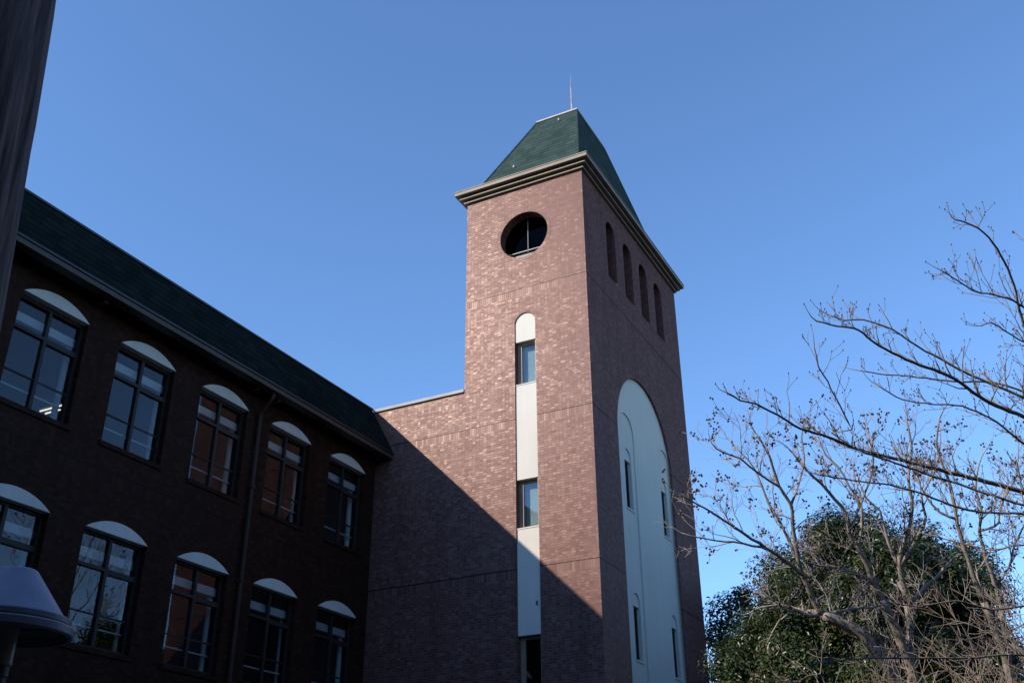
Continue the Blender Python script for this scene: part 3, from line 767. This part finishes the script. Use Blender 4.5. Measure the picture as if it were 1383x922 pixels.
def twig(R, mb, pods, p, d, L, r, lv, st):
    n = max(3, int(L / st['seg']))
    pts = [p.copy()]; rad = [r]
    dirs = []
    for q in range(n):
        d = (d + rnd_unit(R) * st['jit'] + Vector((0, 0, st['up']))).normalized()
        p = p + d * (L / n)
        pts.append(p.copy()); dirs.append(d.copy())
        rad.append(max(st['rmin'], r * (1 - 0.75 * (q + 1) / n)))
    mb.tube(pts, rad, 4 if lv == 0 else 3, cap=False)
    if lv < st['lv']:
        k = R.randint(*st['kids'][lv])
        for _ in range(k):
            i = R.randint(1, n) if n > 1 else 1
            side = rnd_unit(R)
            side = (side - dirs[i-1] * side.dot(dirs[i-1]))
            if side.length < 0.1: continue
            nd = (dirs[i-1] * st['fwd'] + side.normalized() * 0.8 + Vector((0, 0, 0.15))).normalized()
            twig(R, mb, pods, pts[i], nd, L * R.uniform(0.35, 0.65), rad[i] * 0.8, lv + 1, st)
    e = pts[-1]
    if R.random() < st['pod']:
        if st['cluster']:
            for _ in range(R.randint(1, 3)):
                c_ = e + rnd_unit(R) * 0.035
                pods.octa(c_, st['pr'], st['pr'] * 1.1)
        else:
            pods.octa(e + d * st['pr'], st['pr'] * 0.75, st['pr'] * 1.8)

def bare_tree(name, label, group, limbs, trunks, st, seed, bark, twm, podm):
    R = random.Random(seed)
    base = trunks[0][0][0]
    t = empty(name, (base[0], base[1], 0), label, "tree", group)
    tr = MB(); tw = MB(); pods = MB()
    for pts, r0, r1 in trunks:
        s = smooth_path(pts, 0.3)
        s = [p + rnd_unit(R) * 0.02 for p in s]
        tr.tube(s, [r0 + (r1 - r0) * i / (len(s) - 1) for i in range(len(s))], 12)
    for r0, r1, pts in limbs:
        r0 *= st.get('thin', 1.0)
        s = smooth_path(pts, st['step'])
        n = len(s)
        s = [p + rnd_unit(R) * min(0.5 * st['wob'], st['wob']) for p in s]
        rad = [r0 + (r1 - r0) * (i / (n - 1)) ** 0.8 for i in range(n)]
        tr.tube(s, rad, 8)
        i0 = int(n * st['from'])
        alt = 1
        for i in range(i0, n - 1):
            if R.random() > st['dens']: continue
            tg = (s[i+1] - s[i]).normalized()
            side = tg.cross(Vector((0, 0, 1)))
            side = side.normalized() if side.length > 0.05 else Vector((1, 0, 0))
            alt = -alt
            d = (tg * R.uniform(0.3, 1.0) + side * alt * R.uniform(0.1, 0.9) + Vector((0, 0, R.uniform(-0.25, 0.9)))).normalized()
            fr_ = i / (n - 1)
            L = st['L'] * R.uniform(0.4, 1.15) * (1.1 - 0.75 * fr_)
            twig(R, tw, pods, s[i], d, L, max(st['rmin'] * 1.2, min(rad[i] * 0.6, st['rt'])), 0, st)
        twig(R, tw, pods, s[-1], (s[-1] - s[-2]).normalized(), st['L'] * 0.4, rad[-1], 1, st)
    tr.build("trunk", M[bark], t, smooth=True, recalc=False)
    tw.build("crown", M[twm], t, smooth=True, recalc=False)
    if pods.v:
        tag(pods.build("seed_pod" if st['cluster'] else "bud", M[podm], t, recalc=False), kind='stuff')
    return t

NEAR = dict(seg=0.09, jit=0.22, up=0.16, rmin=0.0023, lv=1, kids=[(2, 5)], fwd=0.8, pod=0.85, cluster=False, pr=0.007, step=0.075, wob=0.008, dens=0.8, L=0.48, rt=0.009)
NEAR['from'] = 0.12
FAR = dict(seg=0.16, jit=0.30, up=0.10, rmin=0.0036, lv=2, kids=[(3, 6), (2, 5)], fwd=0.9, pod=0.24, cluster=True, pr=0.021, step=0.15, wob=0.02, dens=0.6, L=1.05, rt=0.012)
FAR['from'] = 0.2
FAR['thin'] = 0.82
A = LIMBS['A']
hub = (1.35, 10.4)
limbsA = [(r0, r1, [(hub[0], hub[1], max(2.2, pts[0][2] - 0.9))] + pts) for r0, r1, pts in A]
bare_tree("bare_tree", "near bare tree whose dark budded branches reach in from the right edge", None, limbsA,
          [([(hub[0], hub[1], 0), (hub[0] + 0.05, hub[1], 2.5), (hub[0] - 0.05, hub[1] + 0.05, 5), (hub[0], hub[1] - 0.1, 8.2)], 0.2, 0.06)], NEAR, 4, 'bark_near', 'twig_near', 'pod')
GRP = "bare seed pod trees in front of the evergreens"
def foot(p, dx, r):
    r *= 0.82
    return ([(p[0] + dx, p[1] + 0.3, 0), (p[0] + dx*0.6, p[1] + 0.2, p[2]*0.5), tuple(p)], r * 1.35, r)
B1, B2, B4 = LIMBS['B1'], LIMBS['B2'], LIMBS['B4']
bare_tree("bare_tree", "leafless tree forking low with boughs reaching across the tower's side", GRP, B1, [foot(B1[0][2][0], 0.8, B1[0][0])], FAR, 11, 'bark_far', 'twig_far', 'pod')
bare_tree("bare_tree", "leafless tree with two upright pale stems before the round evergreen", GRP, B2, [foot(B2[0][2][0], 0.05, B2[0][0]), foot(B2[5][2][0], 0.1, B2[5][0])], FAR, 23, 'bark_far', 'twig_far', 'pod')
bare_tree("bare_tree", "rightmost leafless seed pod tree with two leaning stems", GRP, B4, [foot(B4[0][2][0], 0.1, B4[0][0]), foot(B4[3][2][0], 0.15, B4[3][0])], FAR, 37, 'bark_far', 'twig_far', 'pod')

# tall bare tree beyond the right edge: the lower windows of the wing mirror it
def open_crown(base, H_, spread, seed):
    R = random.Random(seed); L = []
    for q in range(13):
        a = q * 2.4; z = H_ * (0.3 + 0.04 * q)
        e = Vector((base[0] + spread * math.cos(a) * R.uniform(0.6, 1), base[1] + spread * math.sin(a) * R.uniform(0.6, 1), z + H_ * R.uniform(0.25, 0.4)))
        s0 = Vector((base[0], base[1], z))
        L.append((0.045, 0.008, [tuple(s0), tuple(s0.lerp(e, 0.4) + Vector((0, 0, -0.2))), tuple(s0.lerp(e, 0.75)), tuple(e)]))
    return L
BIG = dict(FAR); BIG.update(seg=0.35, L=2.2, step=0.35, rmin=0.008, rt=0.03, pr=0.035)
bare_tree("bare_tree", "tall bare tree beyond the right edge mirrored in the lower windows", None, open_crown((5.5, 31), 17, 4.2, 3),
          [([(5.5, 31, 0), (5.55, 31.1, 5), (5.45, 31, 10), (5.5, 31, 15)], 0.3, 0.05)], BIG, 51, 'bark_far', 'twig_far', 'pod')

def bare_shrub(x, y, h, spread, n, seed, label):
    R = random.Random(seed)
    t = empty("bare_shrub", (x, y, 0), label, "shrub", "bare twiggy shrubs under the bare trees")
    tr = MB(); tw = MB(); pods = MB()
    st = dict(seg=0.18, jit=0.34, up=0.03, rmin=0.0034, lv=2, kids=[(2, 5), (1, 3)], fwd=0.8, pod=0.0, cluster=False, pr=0.01)
    for q in range(n):
        a = R.uniform(0, 2*math.pi); s = spread * math.sqrt(R.random())
        p0 = Vector((x + R.uniform(-0.25, 0.25), y + R.uniform(-0.25, 0.25), 0))
        p1 = Vector((x + s*math.cos(a), y + s*math.sin(a), h * R.uniform(0.7, 1.0)))
        mid = p0.lerp(p1, 0.5) + Vector((0, 0, h * 0.12)) + rnd_unit(R) * 0.15
        sp_ = smooth_path([p0, mid, p1], 0.2)
        sp_ = [p + rnd_unit(R) * 0.02 for p in sp_]
        m_ = len(sp_)
        tr.tube(sp_, [0.019 - 0.014 * i / (m_ - 1) for i in range(m_)], 6)
        for i in range(int(m_*0.35), m_):
            for _ in range(2):
                d = (rnd_unit(R) + Vector((0, 0, 0.05))).normalized()
                twig(R, tw, pods, sp_[i], d, R.uniform(0.35, 1.0), 0.008, 0, st)
    tr.build("stem", M['twig_shrub'], t, smooth=True, recalc=False)
    tw.build("crown", M['twig_shrub'], t, smooth=True, recalc=False)
bare_shrub(-1.75, 13.6, 3.9, 1.1, 6, 5, "leafless brown shrub left of the others at the bottom edge")
bare_shrub(-0.75, 13.2, 4.1, 1.1, 8, 6, "leafless brown shrub under the two pale stems")
bare_shrub(0.25, 12.8, 4.35, 1.1, 8, 7, "leafless brown shrub at the bottom right corner")

def evergreen(name, label, group, base, lobes, leafm, n_clump, per, size, seed, trunk_r=0.22):
    R = random.Random(seed)
    t = empty(name, base, label, "tree", group)
    tr = MB(); lf = MB()
    top = max(c[2] for c, _ in lobes)
    tr.tube(smooth_path([base, (base[0]+0.1, base[1], top*0.3), (base[0]-0.05, base[1]+0.1, top*0.6), (base[0], base[1], top)], 0.4), None or [trunk_r]*0 or [trunk_r*(1-0.8*i/40) for i in range(60)], 10)
    tot = sum(r[0]*r[1] for _, r in lobes)
    for c, rr in lobes:
        C_ = Vector(c)
        for q in range(6):
            e = C_ + Vector((R.uniform(-1,1)*rr[0], R.uniform(-1,1)*rr[1], R.uniform(-0.2, 0.8)*rr[2]))*0.75
            s0 = Vector((base[0], base[1], C_.z - rr[2]*0.7))
            tr.tube([s0, s0.lerp(e, 0.5) + Vector((0,0,0.2)), e], [0.09, 0.06, 0.02], 6)
        for q in range(int(n_clump * rr[0]*rr[1] / tot)):
            u = rnd_unit(R)
            f = R.uniform(0.72, 1.05) if q % 3 else R.uniform(0.2, 0.7)
            cc = C_ + Vector((u.x*rr[0]*f, u.y*rr[1]*f, u.z*rr[2]*f))
            cr = R.uniform(0.26, 0.62)
            sz = size * R.uniform(0.8, 1.2)
            for _ in range(int(per * (cr / 0.55) ** 2)):
                v = rnd_unit(R)
                pp = cc + v * cr * R.uniform(0.45, 1.12) * (Vector((1, 1, 0.8)).length / 1.62)
                nrm = (v * 0.75 + u * 0.3 + Vector((0, 0, 0.4)) + rnd_unit(R) * 0.6).normalized()
                a_ = nrm.orthogonal().normalized()
                th = R.uniform(0, 6.28)
                a_ = a_ * math.cos(th) + nrm.cross(a_) * math.sin(th)
                b_ = nrm.cross(a_)
                l_ = sz * R.uniform(0.7, 1.3); w_ = l_ * 0.26
                lf.add([pp - a_*l_*0.5, pp + b_*w_ + nrm*l_*0.06, pp + a_*l_*0.5 - nrm*l_*0.08, pp - b_*w_ + nrm*l_*0.06], [(0, 1, 2, 3)])
    tr.build("trunk", M['bark_ever'], t, smooth=True, recalc=False)
    lf.build("crown", M[leafm], t, recalc=False)
    return t
evergreen("evergreen_tree", "round leafy evergreen tree lit by the sun beside the tower", "evergreen trees behind the bare trees", (-4.4, 25.6, 0),
          [((-4.3, 25.4, 6.7), (2.3, 2.3, 2.5)), ((-3.75, 25.4, 7.7), (1.6, 1.7, 1.75)), ((-5.75, 25.2, 5.9), (1.25, 1.4, 1.7)), ((-6.1, 25.6, 4.4), (1.3, 1.4, 1.6)), ((-5.9, 24.9, 5.0), (1.5, 1.7, 2.2)), ((-3.2, 25.6, 4.6), (1.9, 1.9, 2.0)), ((-5.0, 25.2, 3.2), (2.2, 2.0, 1.6))], 'leaf', 660, 640, 0.10, 3)
evergreen("evergreen_tree", "smaller round evergreen tree right of the tallest evergreen crown", "evergreen trees behind the bare trees", (-1.9, 27.0, 0),
          [((-2.15, 27.0, 7.0), (1.35, 1.7, 2.4)), ((-1.9, 26.6, 4.6), (1.3, 1.7, 2.2))], 'leaf', 230, 640, 0.10, 8)
evergreen("evergreen_tree", "dark shaded evergreen tree against the tower's rear corner", "evergreen trees behind the bare trees", (-8.0, 33.5, 0),
          [((-8.1, 33.5, 8.0), (1.9, 2.0, 2.7)), ((-7.6, 33.0, 5.2), (2.3, 2.0, 2.4))], 'leaf_shaded', 210, 480, 0.12, 9)
evergreen("evergreen_shrub", "small yellow green leafy shrub low in front of the evergreens", None, (-3.1, 20.8, 0),
          [((-3.1, 20.8, 3.9), (0.9, 0.9, 1.0))], 'leaf_yellow', 20, 260, 0.085, 12, 0.05)

# ------------------------------------------------------------------ old trunk close on the left
def old_trunk():
    R = random.Random(2)
    az = math.radians(62.9)
    bx, by = -3.5*math.sin(az), 3.5*math.cos(az)
    t = empty("old_tree", (bx, by, 0), "thick fibrous barked trunk close by at the left edge", "tree")
    m_ = MB(); n = 96; H = 9.0; rows = 70
    prof = [sum(R.uniform(-1, 1) * math.cos(k*q*2*math.pi/n + R.uniform(0, 6.28)*0 + ph) for k, ph in ((11, 1.3), (19, 4.1), (31, 2.2))) for q in range(n)]
    for i in range(rows + 1):
        z = H * i / rows
        r = 0.45 - 0.036 * z + 0.12 * math.exp(-z * 2.2)
        sh = 0.029 - (z - 3.33) * 0.03
        r = max(r, 0.06)
        cx, cy = bx + sh * math.cos(az), by + sh * math.sin(az)
        for q in range(n):
            a = 2*math.pi*q/n
            rid = 0.007*math.sin(13*a + 0.9*math.sin(z*0.9)) + 0.005*math.sin(29*a + z*0.7) + 0.004*prof[(q + int(z*1.5)) % n]
            m_.v.append((cx + (r + rid)*math.cos(a), cy + (r + rid)*math.sin(a), z))
    for i in range(rows):
        for q in range(n):
            a = i*n + q; b = i*n + (q+1) % n
            m_.f.append((a, b, b + n, a + n))
    m_.f.append(tuple(rows*n + q for q in range(n)))
    m_.build("trunk", M['bark_old'], t, smooth=True)
old_trunk()
